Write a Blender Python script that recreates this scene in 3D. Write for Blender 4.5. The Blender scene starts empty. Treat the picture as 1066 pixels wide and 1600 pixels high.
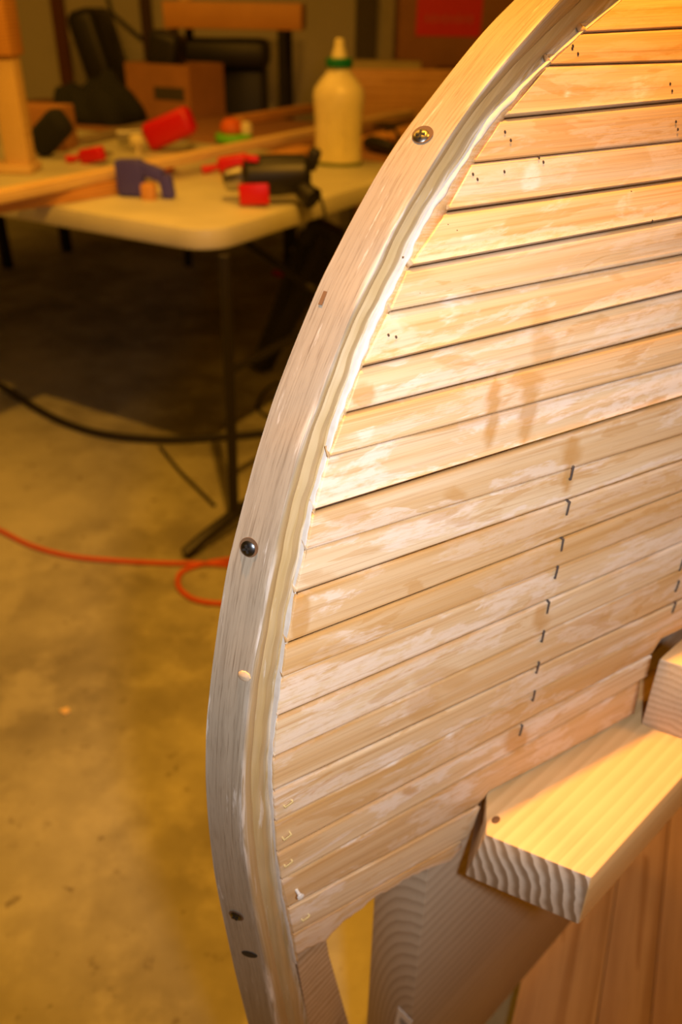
import bpy, bmesh, math, random
import numpy as np
from mathutils import Vector, Matrix, Euler
random.seed(7); rng = np.random.RandomState(5)
SC = bpy.context.scene
COL = SC.collection

# ------------------------------------------------------------------ camera (18 mm, 3:2 crop sensor upright)
FPX = 1300.0; CX, CY = 533.0, 800.0; CAM_H = 1.15
UPV = np.array([42, -2150, -1300.0]); UPV /= np.linalg.norm(UPV)
FW = np.array([0, 0, 1.0]) - UPV[2]*UPV; FW /= np.linalg.norm(FW)
RT = np.cross(FW, UPV)
if RT[0] < 0: RT = -RT
CAM = np.array([0, 0, CAM_H])
def w3(c): return np.array([c @ RT, c @ FW, c @ UPV])
ax, ay, az = w3(np.array([1.0, 0, 0])), w3(np.array([0, -1.0, 0])), w3(np.array([0, 0, -1.0]))
cd = bpy.data.cameras.new('camera'); cam = bpy.data.objects.new('camera', cd); COL.objects.link(cam)
cam.matrix_world = Matrix(((ax[0], ay[0], az[0], 0), (ax[1], ay[1], az[1], 0), (ax[2], ay[2], az[2], CAM_H), (0, 0, 0, 1)))
cd.sensor_fit = 'VERTICAL'; cd.sensor_height = 22.15; cd.sensor_width = 14.76
cd.lens = FPX*22.15/1600; cd.clip_start = 0.02
cd.dof.use_dof = True; cd.dof.focus_distance = 0.435; cd.dof.aperture_fstop = 3.6; cd.dof.aperture_blades = 6
SC.camera = cam
SC.view_settings.view_transform = 'Standard'; SC.view_settings.look = 'None'
SC.view_settings.gamma = 1.0; SC.view_settings.use_curve_mapping = False
SC.view_settings.exposure = 0.0

# ------------------------------------------------------------------ light: dim warm room, one bright tungsten lamp overhead, camera flash
wd = bpy.data.worlds.new('world'); SC.world = wd; wd.use_nodes = True
wd.node_tree.nodes['Background'].inputs[0].default_value = (1.0, 0.6, 0.25, 1)
wd.node_tree.nodes['Background'].inputs[1].default_value = 0.03
def lamp(name, pos, energy, size, color):
    d = bpy.data.lights.new(name, 'AREA'); d.shape = 'DISK'; d.size = size; d.energy = energy; d.color = color
    o = bpy.data.objects.new(name, d); COL.objects.link(o); o.location = pos; return o
WARM = (1.0, 0.43, 0.04)
lamp('overhead_lamp', (0.07, 0.56, 2.55), 64, 0.05, WARM)              # hangs just beyond the hull
lamp('side_lamp', (1.25, 0.35, 2.6), 14, 0.25, WARM)                    # further along the ceiling to the right
lamp('added_ceiling_fill', (-1.3, 2.3, 2.92), 36, 2.4, WARM)                # added soft ambient fill below the ceiling, lifts the dark under the tables
fd = bpy.data.lights.new('camera_flash', 'SPOT'); fd.shadow_soft_size = 0.02
fd.energy = 14.5; fd.color = (0.97, 0.97, 1.0); fd.spot_size = math.radians(72); fd.spot_blend = 0.8
fo = bpy.data.objects.new('camera_flash', fd); COL.objects.link(fo)
fo.location = (0.08, -0.03, CAM_H + 0.03)
fo.rotation_euler = (Vector((0.07, 0.40, 0.88)) - fo.location).to_track_quat('-Z', 'Y').to_euler()

# ------------------------------------------------------------------ geometry helpers
def ray(x, y):
    d = w3(np.array([(x-CX)/FPX, (y-CY)/FPX, 1.0])); return d/np.linalg.norm(d)
def hd(a): a = math.radians(a); return np.array([math.sin(a), math.cos(a), 0.0])
def on_z(x, y, z): r = ray(x, y); return CAM + r*(z-CAM_H)/r[2]
def on_plane(x, y, P, n): r = ray(x, y); return CAM + r*((P-CAM) @ n)/(r @ n)
def on_depth(x, y, Y): r = ray(x, y); return CAM + r*Y/r[1]
def lerp_tab(tab, y):
    ys = [t[1] for t in tab]; xs = [t[0] for t in tab]
    return float(np.interp(y, ys, xs))
def smooth_tab(tab, y, h=22):
    return float(np.mean([lerp_tab(tab, y+d) for d in np.linspace(-h, h, 9)]))

def tag(o, label=None, cat=None, group=None, kind=None):
    if label: o['label'] = label
    if cat: o['category'] = cat
    if group: o['group'] = group
    if kind: o['kind'] = kind
    return o
def thing(name, label, cat, loc=(0, 0, 0), heading=0, group=None):
    o = bpy.data.objects.new(name, None); COL.objects.link(o); o.empty_display_size = 0.05
    o.location = [float(v) for v in loc]; o.rotation_euler = (0, 0, -math.radians(heading))
    return tag(o, label, cat, group)
class B:
    """one mesh, in the local frame of its thing (+Y is the heading, +X to its right)"""
    def __init__(s): s.bm = bmesh.new()
    def box(s, c, size, rot=None, bevel=0.0, seg=2):
        m = Matrix.Translation(c)
        if rot: m = m @ Euler([math.radians(a) for a in rot]).to_matrix().to_4x4()
        m = m @ Matrix.Diagonal((size[0], size[1], size[2], 1))
        r = bmesh.ops.create_cube(s.bm, size=1.0, matrix=m)
        if bevel:
            es = list({e for v in r['verts'] for e in v.link_edges})
            bmesh.ops.bevel(s.bm, geom=es, offset=bevel, segments=seg, affect='EDGES', profile=0.5)
        return s
    def prism(s, poly, z0, z1, bevel=0.0):
        a = [s.bm.verts.new((p[0], p[1], z0)) for p in poly]; b = [s.bm.verts.new((p[0], p[1], z1)) for p in poly]
        n = len(poly); fs = [s.bm.faces.new(b), s.bm.faces.new(a[::-1])]
        for i in range(n): fs.append(s.bm.faces.new((a[i], a[(i+1) % n], b[(i+1) % n], b[i])))
        bmesh.ops.recalc_face_normals(s.bm, faces=fs)
        if bevel:
            es = list({e for v in a+b for e in v.link_edges})
            bmesh.ops.bevel(s.bm, geom=es, offset=bevel, segments=2, affect='EDGES', profile=0.5)
        return s
    def tube(s, pts, r, n=10, cap=True):
        pts = [Vector(p) for p in pts]; rings = []; up = Vector((0, 0, 1))
        for i, p in enumerate(pts):
            t = (pts[min(i+1, len(pts)-1)] - pts[max(i-1, 0)]).normalized()
            a = t.cross(up)
            if a.length < 0.05: a = t.cross(Vector((1, 0, 0)))
            a.normalize(); b = a.cross(t)
            rr = r[i] if isinstance(r, (list, tuple)) else r
            rings.append([s.bm.verts.new(p + a*rr*math.cos(q) + b*rr*math.sin(q)) for q in [2*math.pi*k/n for k in range(n)]])
        fs = []
        for i in range(len(rings)-1):
            for k in range(n): fs.append(s.bm.faces.new((rings[i][k], rings[i][(k+1) % n], rings[i+1][(k+1) % n], rings[i+1][k])))
        if cap: fs += [s.bm.faces.new(rings[0]), s.bm.faces.new(rings[-1])]
        bmesh.ops.recalc_face_normals(s.bm, faces=fs); return s
    def lathe(s, prof, n=28, c=(0, 0, 0), squash=(1, 1)):
        rings = [[s.bm.verts.new((c[0]+r*squash[0]*math.cos(2*math.pi*k/n), c[1]+r*squash[1]*math.sin(2*math.pi*k/n), c[2]+z)) for k in range(n)] for r, z in prof]
        fs = []
        for i in range(len(rings)-1):
            for k in range(n): fs.append(s.bm.faces.new((rings[i][k], rings[i][(k+1) % n], rings[i+1][(k+1) % n], rings[i+1][k])))
        fs += [s.bm.faces.new(rings[0]), s.bm.faces.new(rings[-1])]
        bmesh.ops.recalc_face_normals(s.bm, faces=fs); return s
    def xf(s, m):
        bmesh.ops.transform(s.bm, matrix=m, verts=s.bm.verts); return s
    def obj(s, name, mat, parent=None, smooth=True, angle=35):
        me = bpy.data.meshes.new(name); s.bm.to_mesh(me); s.bm.free()
        o = bpy.data.objects.new(name, me); COL.objects.link(o); me.materials.append(mat)
        if smooth:
            me.shade_smooth(); me.set_sharp_from_angle(angle=math.radians(angle))
        if parent: o.parent = parent
        return o
def grid_mesh(name, verts, faces, mat, parent=None, uv=None, attrs=None, smooth=True, sharp=None):
    me = bpy.data.meshes.new(name); me.from_pydata([tuple(map(float, v)) for v in verts], [], faces)
    if uv is not None:
        l = me.uv_layers.new(name='UVMap'); vi = np.empty(len(me.loops), dtype=np.int32); me.loops.foreach_get('vertex_index', vi)
        l.data.foreach_set('uv', np.asarray(uv, dtype=np.float32)[vi].ravel())
    for k, a in (attrs or {}).items():
        at = me.attributes.new(k, 'FLOAT', 'POINT'); at.data.foreach_set('value', np.asarray(a, dtype=np.float32))
    o = bpy.data.objects.new(name, me); COL.objects.link(o); me.materials.append(mat)
    if smooth: me.shade_smooth()
    if sharp: me.set_sharp_from_angle(angle=math.radians(sharp))
    if parent: o.parent = parent
    return o

# ------------------------------------------------------------------ materials
class N:
    def __init__(s, name):
        s.m = bpy.data.materials.new(name); s.m.use_nodes = True; s.t = s.m.node_tree
        s.bsdf = s.t.nodes['Principled BSDF']
    def n(s, typ, **kw):
        nd = s.t.nodes.new('ShaderNode'+typ)
        for k, v in kw.items(): setattr(nd, k, v)
        return nd
    def link(s, a, b): s.t.links.new(a, b)
    def set(s, sock, v):
        if hasattr(v, 'links') or isinstance(v, bpy.types.NodeSocket): s.link(v, sock)
        else: sock.default_value = v
    def math(s, op, a, b=0.0, c=None, clamp=False):
        nd = s.n('Math', operation=op, use_clamp=clamp); s.set(nd.inputs[0], a); s.set(nd.inputs[1], b)
        if c is not None: s.set(nd.inputs[2], c)
        return nd.outputs[0]
    def mix(s, fac, a, b, mode='MIX'):
        nd = s.n('Mix', data_type='RGBA', blend_type=mode); s.set(nd.inputs[0], fac)
        s.set(nd.inputs[6], (*a, 1) if isinstance(a, tuple) else a); s.set(nd.inputs[7], (*b, 1) if isinstance(b, tuple) else b)
        return nd.outputs[2]
    def noise(s, vec, scale=1.0, detail=4, rough=0.55, dist=0.0):
        nd = s.n('TexNoise'); s.link(vec, nd.inputs['Vector']); nd.inputs['Scale'].default_value = scale
        nd.inputs['Detail'].default_value = detail; nd.inputs['Roughness'].default_value = rough; nd.inputs['Distortion'].default_value = dist
        return nd.outputs['Fac']
    def mapping(s, vec, scale=(1, 1, 1), loc=(0, 0, 0)):
        nd = s.n('Mapping'); s.link(vec, nd.inputs[0]); nd.inputs['Scale'].default_value = scale; nd.inputs['Location'].default_value = loc
        return nd.outputs[0]
    def step(s, v, a, b):
        nd = s.n('MapRange', interpolation_type='SMOOTHSTEP'); s.set(nd.inputs[0], v)
        nd.inputs[1].default_value = a; nd.inputs[2].default_value = b; return nd.outputs[0]
    def attr(s, name): return s.n('Attribute', attribute_name=name).outputs['Fac']
    def coord(s, which): return s.n('TexCoord').outputs[which]
    def done(s, col, rough=0.5, bump=None, strength=0.3, dist=0.001, metal=0.0, spec=None):
        s.set(s.bsdf.inputs['Base Color'], (*col, 1) if isinstance(col, tuple) else col)
        s.set(s.bsdf.inputs['Roughness'], rough); s.bsdf.inputs['Metallic'].default_value = metal
        if spec is not None: s.bsdf.inputs['Specular IOR Level'].default_value = spec
        if bump is not None:
            b = s.n('Bump'); b.inputs['Strength'].default_value = strength; b.inputs['Distance'].default_value = dist
            s.link(bump, b.inputs['Height']); s.link(b.outputs[0], s.bsdf.inputs['Normal'])
        return s.m
def plain(name, col, rough=0.5, metal=0.0, var=0.12, scale=14, spec=None):
    k = N(name); f = k.noise(k.coord('Object'), scale, 4)
    c = k.mix(f, tuple(max(0, v*(1-var*2)) for v in col), tuple(v*(1+var) for v in col))
    return k.done(c, rough, metal=metal, spec=spec)
def wood3d(name, light, dark, rings=220, centre=(0.0, 0.0), wob=0.6, rough=0.55, sharp=(0.25, 0.95), fine=0.25, end=None, face=1.0, zs=1.0):
    """solid wood: growth rings around an axis along local Y, so end grain shows arcs and faces show long lines"""
    k = N(name); co = k.coord('Object'); mp = k.mapping(co, (1, 0.05, zs))
    nz = k.noise(mp, 16, 3); sep = k.n('SeparateXYZ'); k.link(mp, sep.inputs[0])
    dx = k.math('SUBTRACT', sep.outputs[0], centre[0]); dz = k.math('SUBTRACT', sep.outputs[2], centre[1])
    r = k.math('SQRT', k.math('ADD', k.math('MULTIPLY', dx, dx), k.math('MULTIPLY', dz, dz)))
    ph = k.math('ADD', k.math('MULTIPLY', r, rings), k.math('MULTIPLY', nz, wob*6))
    saw = k.math('FRACT', ph); g = k.step(saw, sharp[0], sharp[1])
    f2 = k.noise(k.mapping(co, (1, 0.03, 1)), 420, 2)
    blot = k.noise(co, 9, 3)
    c = k.mix(k.math('MULTIPLY', g, face), light, dark)
    if end:
        sn = k.n('SeparateXYZ'); k.link(k.coord('Normal'), sn.inputs[0])
        c = k.mix(k.step(k.math('ABSOLUTE', sn.outputs[1]), .55, .75), c, k.mix(g, *end))
    c = k.mix(k.math('MULTIPLY', k.step(f2, .45, .75), fine), c, tuple(v*.6 for v in dark))
    c = k.mix(k.math('MULTIPLY', k.step(blot, .35, .75), .3), c, tuple(min(1, v*1.15) for v in light))
    return k.done(c, rough, f2, 0.25, 0.0006)

def plank_mat():
    k = N('cedar_strip_planking'); uv = k.n('UVMap').outputs[0]
    tone = k.attr('tone'); stain = k.attr('stain'); pale = k.attr('pale'); seam = k.attr('seam')
    g1 = k.noise(k.mapping(uv, (6, 560, 1)), 1, 4, .65)                # fine straight grain
    g2 = k.noise(k.mapping(uv, (3.0, 120, 1)), 1, 3, .5, .3)           # broad figure
    g3 = k.noise(k.mapping(uv, (22, 1500, 1)), 1, 2, .6)
    g4 = k.noise(k.mapping(uv, (2.2, 260, 1), (5, 5, 0)), 1, 2, .5, .2)
    c = k.mix(k.math('ADD', tone, k.math('MULTIPLY', k.math('SUBTRACT', g2, .5), 1.5), clamp=True), (.74, .575, .38), (.60, .36, .145))
    c = k.mix(k.math('MULTIPLY', k.step(g1, .48, .70), .45), c, (.42, .22, .085))
    c = k.mix(k.math('MULTIPLY', k.step(g4, .60, .72), .55), c, (.50, .25, .075))
    c = k.mix(k.math('MULTIPLY', k.step(g3, .52, .76), .30), c, (.36, .18, .07))
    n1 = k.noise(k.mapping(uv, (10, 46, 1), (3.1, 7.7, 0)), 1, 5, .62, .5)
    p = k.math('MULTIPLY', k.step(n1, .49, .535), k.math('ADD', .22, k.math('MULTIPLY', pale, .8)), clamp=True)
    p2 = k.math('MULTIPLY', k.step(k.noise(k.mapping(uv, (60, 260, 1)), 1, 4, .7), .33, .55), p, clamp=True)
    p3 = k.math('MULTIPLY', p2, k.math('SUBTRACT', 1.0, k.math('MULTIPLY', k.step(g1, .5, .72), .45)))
    c = k.mix(k.math('MULTIPLY', p3, .85), c, (.80, .675, .575))       # dried sanding dust, thin white glue and the pale band
    n2 = k.noise(k.mapping(uv, (12, 60, 1), (9.4, 1.2, 0)), 1, 4, .6, .6)
    n3 = k.noise(k.mapping(uv, (9, 240, 1), (2.4, 8.2, 0)), 1, 3, .6, .3)
    ed = k.math('MULTIPLY', k.attr('edge'), k.step(n3, .40, .58))
    st = k.math('MAXIMUM', k.math('MAXIMUM', k.math('MULTIPLY', stain, .9), k.math('MULTIPLY', k.step(n2, .59, .63), .50)), ed)
    c = k.mix(k.math('MULTIPLY', st, .82), c, (.50, .25, .06))         # glue squeeze-out soaked in
    c = k.mix(seam, c, (.15, .070, .028))
    h = k.math('ADD', k.math('MULTIPLY', g1, .6), k.math('MULTIPLY', n1, .8))
    return k.done(c, k.math('ADD', .52, k.math('MULTIPLY', st, -.14)), h, .35, .0005, spec=.35)
def stem_mat():
    k = N('oak_stem'); uv = k.n('UVMap').outputs[0]; band = k.attr('band'); gl = k.attr('glue')
    g1 = k.noise(k.mapping(uv, (18, 900, 1)), 1, 4, .65)
    g2 = k.noise(k.mapping(uv, (4, 190, 1)), 1, 3, .5, .3)
    pores = k.noise(k.mapping(uv, (55, 1500, 1), (1, 2, 0)), 1, 2, .6)
    front = k.mix(g2, (.255, .21, .155), (.375, .31, .23))
    front = k.mix(k.math('MULTIPLY', k.step(g1, .47, .70), .55), front, (.13, .09, .055))
    front = k.mix(k.math('MULTIPLY', k.step(pores, .56, .72), .5), front, (.11, .07, .04))
    side = k.mix(g2, (.32, .215, .09), (.52, .375, .18))
    side = k.mix(k.math('MULTIPLY', k.step(g1, .5, .8), .4), side, (.19, .115, .045))
    c = k.mix(band, front, side)
    sm = k.noise(k.mapping(uv, (14, 130, 1), (4, 4, 0)), 1, 5, .7, .3)
    m = k.math('MULTIPLY', k.step(sm, .60, .68), .42)
    m2 = k.math('MULTIPLY', gl, k.step(k.noise(k.mapping(uv, (14, 200, 1)), 1, 4, .65, .2), .42, .58))
    c = k.mix(k.math('MAXIMUM', m, m2, clamp=True), c, (.74, .69, .64))
    return k.done(c, .5, g1, .3, .0005, spec=.35)
MAT_PLANK, MAT_STEM = plank_mat(), stem_mat()
def glue_mat():
    k = N('white_glue_bead'); f = k.noise(k.coord('Object'), 160, 3)
    return k.done(k.mix(f, (.50, .46, .42), (.72, .69, .66)), .4)
MAT_GLUE = glue_mat()
MAT_PINE = wood3d('pine_lumber', (.74, .52, .27), (.50, .27, .10), 150, (.012, -.06), .5, rough=.5, face=.5, end=((.52, .42, .31), (.40, .30, .20)))
MAT_BLOCK = wood3d('pine_crosspiece', (.68, .46, .22), (.44, .24, .08), 125, (-.13, -.02), .40, rough=.5, sharp=(.15, .75), fine=.12, end=((.60, .52, .43), (.24, .165, .105)), face=.35)
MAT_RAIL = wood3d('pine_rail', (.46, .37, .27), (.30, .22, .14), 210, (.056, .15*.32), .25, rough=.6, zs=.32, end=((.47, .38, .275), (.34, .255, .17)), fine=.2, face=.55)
MAT_PANEL = wood3d('pine_panel', (.62, .36, .15), (.44, .22, .075), 46, (.0, .16), .8, rough=.5)
MAT_STRIP = wood3d('pale_cedar_strip', (.78, .58, .30), (.60, .38, .15), 160, (.1, .1), .5)
MAT_ORANGE = wood3d('orange_board', (.66, .34, .10), (.50, .22, .05), 120, (.1, .1), .5)
MAT_BLACK = plain('black_plastic', (.012, .011, .010), .45)
MAT_DARK = plain('dark_cloth', (.010, .012, .011), .9)
MAT_STEEL = plain('blued_screw_steel', (.10, .11, .125), .32, 1.0)
MAT_SILVER = plain('zinc_steel', (.42, .41, .38), .3, 1.0)
MAT_RECESS = plain('dark_recess', (.008, .007, .006), .7)
MAT_HOLE = plain('staple_hole_shade', (.09, .05, .025), .8)
MAT_BURN = plain('burnt_wood', (.14, .07, .03), .8)
MAT_BRASS = plain('brass_staple', (.85, .72, .36), .3, .5)
MAT_STAPLE = plain('grey_staple', (.15, .14, .145), .45, .6)
MAT_RED = plain('red_plastic', (.62, .004, .006), .4, var=.05)
MAT_BLUE = plain('blue_clamp_paint', (.07, .06, .42), .45)
MAT_GREEN = plain('green_plastic', (.0, .17, .05), .4)
MAT_LIME = plain('lime_plastic', (.16, .62, .01), .4)
MAT_ORANGEP = plain('orange_plastic', (.75, .14, .01), .45)
MAT_CREAM = plain('cream_plastic', (.80, .72, .40), .35)
MAT_TABLE = plain('table_plastic', (.64, .62, .46), .45, var=.16, scale=6)
MAT_LEG = plain('table_leg_steel', (.016, .013, .010), .5, .2)
MAT_CARD = plain('cardboard', (.42, .20, .07), .85)
MAT_CARD2 = plain('brown_cardboard', (.30, .14, .055), .85)
MAT_WHITE = plain('white_paper', (.75, .73, .70), .7, var=.03)
MAT_INK = plain('black_ink', (.03, .03, .035), .7)
MAT_LABELTXT = plain('faded_label_lettering', (.55, .10, .09), .7)

# ------------------------------------------------------------------ the room
def floor_mat():
    k = N('dusty_concrete'); co = k.coord('Object')
    a = k.noise(co, 1.3, 6, .6); b = k.noise(co, 7, 5, .65); s = k.noise(co, 26, 4, .7)
    c = k.mix(k.step(a, .35, .65), (.17, .155, .105), (.40, .385, .265))
    c = k.mix(k.math('MULTIPLY', k.step(b, .46, .66), .45), c, (.46, .44, .30))
    c = k.mix(k.math('MULTIPLY', k.step(s, .60, .70), .65), c, (.10, .075, .045))
    return k.done(c, .8, b, .2, .004)
def wall_mat():
    k = N('grey_plasterboard'); co = k.coord('Object'); a = k.noise(co, 1.6, 5, .6)
    return k.done(k.mix(a, (.42, .39, .32), (.54, .50, .41)), .9)
MAT_FLOOR, MAT_WALL = floor_mat(), wall_mat()
X0, X1, Y0, Y1, ZC = -3.4, 3.8, -2.6, 5.3, 3.0
def room_box(name, c, s, m): return tag(B().box(c, s).obj(name, m, smooth=False), kind='structure')
room_box('floor', ((X0+X1)/2, (Y0+Y1)/2, -.05), (X1-X0+.2, Y1-Y0+.2, .1), MAT_FLOOR)
room_box('ceiling', ((X0+X1)/2, (Y0+Y1)/2, ZC+.05), (X1-X0+.2, Y1-Y0+.2, .1), MAT_WALL)
room_box('wall_back', ((X0+X1)/2, Y1+.05, ZC/2), (X1-X0+.2, .1, ZC), MAT_WALL)
room_box('wall_front', ((X0+X1)/2, Y0-.05, ZC/2), (X1-X0+.2, .1, ZC), MAT_WALL)
room_box('wall_left', (X0-.05, (Y0+Y1)/2, ZC/2), (.1, Y1-Y0, ZC), MAT_WALL)
room_box('wall_right', (X1+.05, (Y0+Y1)/2, ZC/2), (.1, Y1-Y0, ZC), MAT_WALL)

# ------------------------------------------------------------------ the strip-built canoe (upside down, bow towards the camera)
P0 = CAM + ray(405, 857)*.40
A_STEM, A_HULL = 42.0, 58.0
def right_of(h): h = math.radians(h); return np.array([math.cos(h), -math.sin(h), 0.0])
NS, NH = right_of(A_STEM), right_of(A_HULL)
AFT = hd(A_STEM); GEN = hd(A_HULL); W_STEM = .022
E0 = [(1172, -300), (1030, -200), (908, -100), (803, 0), (760, 43), (713, 100), (627.5, 210), (590, 268), (560, 322), (545, 350), (497.5, 443), (455, 547), (427, 620), (398, 713), (371, 817), (355, 880), (341, 964), (329.6, 1049), (321, 1133), (320, 1213), (324, 1281), (334, 1365), (348, 1434), (368, 1524), (387.5, 1600), (425, 1750)]
E1 = [(1243, -300), (1098, -200), (976, -100), (873, 0), (785, 100), (743, 153), (698, 218), (653, 291), (611, 362), (587.6, 415), (551, 485), (514, 578), (489, 650), (471, 690), (451, 761), (433, 834), (416, 920), (408, 973), (393, 1049), (385, 1113), (379, 1180), (376, 1224), (377, 1298), (383, 1348), (394.6, 1423), (410, 1493), (430, 1600), (462, 1750)]
E2 = [(1380, -300), (1220, -200), (1085, -100), (966, 0), (900, 53), (828, 118), (763, 182), (729, 241), (681, 308), (650, 365), (634, 403), (604, 457), (565, 541), (540, 612), (526, 650), (512, 699), (489, 778), (475, 845), (461, 920), (449, 973), (435, 1063), (424, 1161), (422, 1213), (429.5, 1309), (438, 1390), (446.7, 1434), (461, 1507), (482, 1600), (520, 1750)]
E3 = [(1390, -300), (1230, -200), (1092, -100), (973, 0), (908, 53), (872, 89), (840, 118), (785, 186), (742, 250), (695, 334), (653, 400), (633, 423), (607, 489), (562, 578), (540, 645), (520, 690), (491, 794), (475, 873), (465, 918), (449, 998), (438, 1077), (428, 1161), (428, 1182), (427, 1238), (434, 1337), (443.5, 1400), (455, 1434), (463.5, 1500), (486, 1600), (524, 1750)]
def e0(y): return on_plane(smooth_tab(E0, y), y, P0 - NS*W_STEM, NS)
def e1(y): return on_plane(smooth_tab(E1, y), y, P0, NS)
def e2(y): return on_plane(smooth_tab(E2, y, 14), y, P0 + NS*.0005, NS)
E3P = P0 + NS*.0035
def e3(y): return on_plane(smooth_tab(E3, y, 12), y, E3P, NS)

canoe = thing('strip_built_canoe', 'upside-down wooden strip-planked canoe hull with a curved oak stem screwed to its end', 'canoe',
              (float(P0[0]), float(P0[1]), 0))
CO = np.array([P0[0], P0[1], 0.0])
MIR = P0 - NS*W_STEM/2
def mirror(p): return p - 2*((p-MIR) @ NS)*NS

# --- outer stem: one laminated band, front face with screws and a worn side face
ys = list(np.linspace(-290, 1740, 204))
rows = []; band = []; glue = []; uvs = []; length = 0; prev = None
for i, y in enumerate(ys):
    a, b, c = e0(y), e1(y), e2(y)
    if prev is not None: length += np.linalg.norm(b-prev)
    prev = b
    wgl = .55 + .45*math.sin(y*.021) + .2*math.sin(y*.057+1)
    pr = []; t = length
    back = a + AFT*.05; ch = a - NS*.0016 + AFT*.0028
    pr += [(back, .0, 0, 0), (ch, .0, 0, .2), (a + NS*.0006, .0, 0, .15)]
    for q in (.12, .3, .5, .7, .88): pr.append((a + (b-a)*q, 0, 0, .0))
    lump = .0004*math.sin(y*.045) + .0003*math.sin(y*.11)
    pr.append((b + AFT*.0004, .0, .75*max(0, wgl), 0)); pr.append((b + AFT*.002 + NS*.0003, .6, .85*max(0, wgl), 0))
    d = c - b
    for q, o in ((.18, .0000), (.34, -.0012), (.44, -.0026), (.5, -.0018), (.62, -.0004), (.78, -.0008), (.92, -.0016)):
        pr.append((b + d*q + NS*(o + lump*(1 if q > .5 else .4)), 1, .06 if q < .9 else .4, 0))
    pr.append((c, 1, .6, 0)); pr.append((c - NS*.012 + AFT*.004, 1, 0, 0))
    rows.append([p[0]-CO for p in pr]); band += [p[1] for p in pr]; glue += [max(p[2], p[3]*.6) for p in pr]
    acc = 0; lastp = pr[0][0]
    for p in pr: acc += np.linalg.norm(p[0]-lastp); lastp = p[0]; uvs.append((t, acc))
m = len(rows[0]); verts = [p for r in rows for p in r]
faces = [(i*m+k, i*m+k+1, (i+1)*m+k+1, (i+1)*m+k) for i in range(len(rows)-1) for k in range(m-1)]
faces += [(i*m+m-1, i*m, (i+1)*m, (i+1)*m+m-1) for i in range(len(rows)-1)]
faces += [tuple(range(m))[::-1], tuple((len(rows)-1)*m+k for k in range(m))]
stem = grid_mesh('outer_stem', verts, faces, MAT_STEM, canoe, uvs, {'band': band, 'glue': glue}, True, 28)
bmx = bmesh.new(); bmx.from_mesh(stem.data); bmesh.ops.recalc_face_normals(bmx, faces=bmx.faces); bmx.to_mesh(stem.data); bmx.free()
tag(stem, 'curved oak band with screw heads along its front face')

# --- white glue bead against the stem, and the cut ends of the strips beside it
GV, GF, SV, SF, SUV = [], [], [], [], []
ysg = np.linspace(-200, 1503, 260)
for i, y in enumerate(ysg):
    p, q = e2(y), e3(y)
    k = .46 + .20*math.sin(y*.013+.4) + .12*math.sin(y*.047) + .06*math.sin(y*.13)
    if y > 1180: k *= .75
    k = max(.18, min(.95, k)); mid = p + (q-p)*k
    for t, o in ((0, -.0030), (.08, .0006), (.3, .0013), (.6, .0014), (.85, .0009), (1, -.0016)):
        GV.append(p - AFT*.001 + (mid-p+AFT*.001)*t + NS*(o+.0003*math.sin(y*.21)) - CO)
    a0 = p + (q-p)*max(0, k-.12)
    for t, o in ((0, -.002), (.1, -.0004), (1, .0), (1.0001, -.004)):
        SV.append(a0 + (q+AFT*.0012-a0)*t + NS*o - CO); SUV.append((y*.0006*40, t*.012))
    if i:
        for c in range(5): GF.append(((i-1)*6+c, (i-1)*6+c+1, i*6+c+1, i*6+c))
        for c in range(3): SF.append(((i-1)*4+c, (i-1)*4+c+1, i*4+c+1, i*4+c))
grid_mesh('glue_bead', GV, GF, MAT_GLUE, canoe)
nS = len(SV)
ends = grid_mesh('strip_ends', SV, SF, MAT_PLANK, canoe, SUV, {'tone': [.8]*nS, 'stain': [.25]*nS, 'pale': [.2]*nS, 'seam': [0]*nS, 'edge': [0]*nS})
tag(ends, 'bevelled cut ends of the strips')

# --- planking
JT = [(-8, -12), (53, 45), (103, 97), (187, 159), (256, 221), (333, 281), (421, 341), (489, 399), (577, 457), (648, 515), (716, 569), (802, 622),
      (862, 680), (930, 721), (1008, 769), (1060, 808), (1122, 848), (1185, 890), (1238, 938), (1285, 965), (1334, 998), (1376, 1027), (1420, None), (1460, None), (1502, None)]
SMAX = 1.25
joints = []
for yl, yr in JT:
    L = e3(yl)
    if yr is None: d = GEN.copy()
    else:
        Rr = on_plane(1066, yr, L, NH); d = (Rr-L)/np.linalg.norm(Rr-L)
    joints.append((L, d))
top = []                                                             # strips above the picture's edge, closing in to the keel
for yl, h in ((-80, 56.5), (-150, 54), (-220, 50), (-285, 45)):
    top.append((e3(yl), hd(h) + np.array([0, 0, .02])))
joints = top[::-1] + joints
NTOP = len(top)
# lower edge of the planking (sheer), read on the hull's own side plane
LB = e3(1376); bot = []
for px, py in [(461, 1500), (490, 1489), (511, 1478), (530, 1458), (560, 1432), (590, 1408), (625, 1388), (660, 1368), (690, 1357), (708, 1352), (728, 1326), (745, 1292), (760, 1244), (870, 1187), (984, 1124), (999, 1115)]:
    p = on_plane(px, py, LB, NH); bot.append((float((p-LB) @ GEN), float(p[2])))
SB = np.array([q[0] for q in bot]); ZB = np.array([q[1] for q in bot])
S_LB = LB @ GEN
BLOCK_Z = float(min(ZB[-4], ZB[-3], ZB[-2])) - .0045
def zbot(s):
    sl = s - S_LB
    if sl > SB[-1]: return float(ZB[-1]) + .080
    return float(np.interp(sl, SB, ZB)) + (.0012*math.sin(s*230) + .0008*math.sin(s*610) if sl < SB[7] else 0)
JSTEP = {0: .2, 1: .55, 2: .45, 3: .9, 4: .35, 5: .95, 6: 1.0, 7: .6, 8: .85, 9: .6, 10: .35, 11: 1.0, 12: .35, 13: .4, 14: .5, 15: .35, 16: .5, 17: .4, 18: .65, 19: .45, 20: .5, 21: .55, 22: .35, 23: .3, 24: .4}
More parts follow.
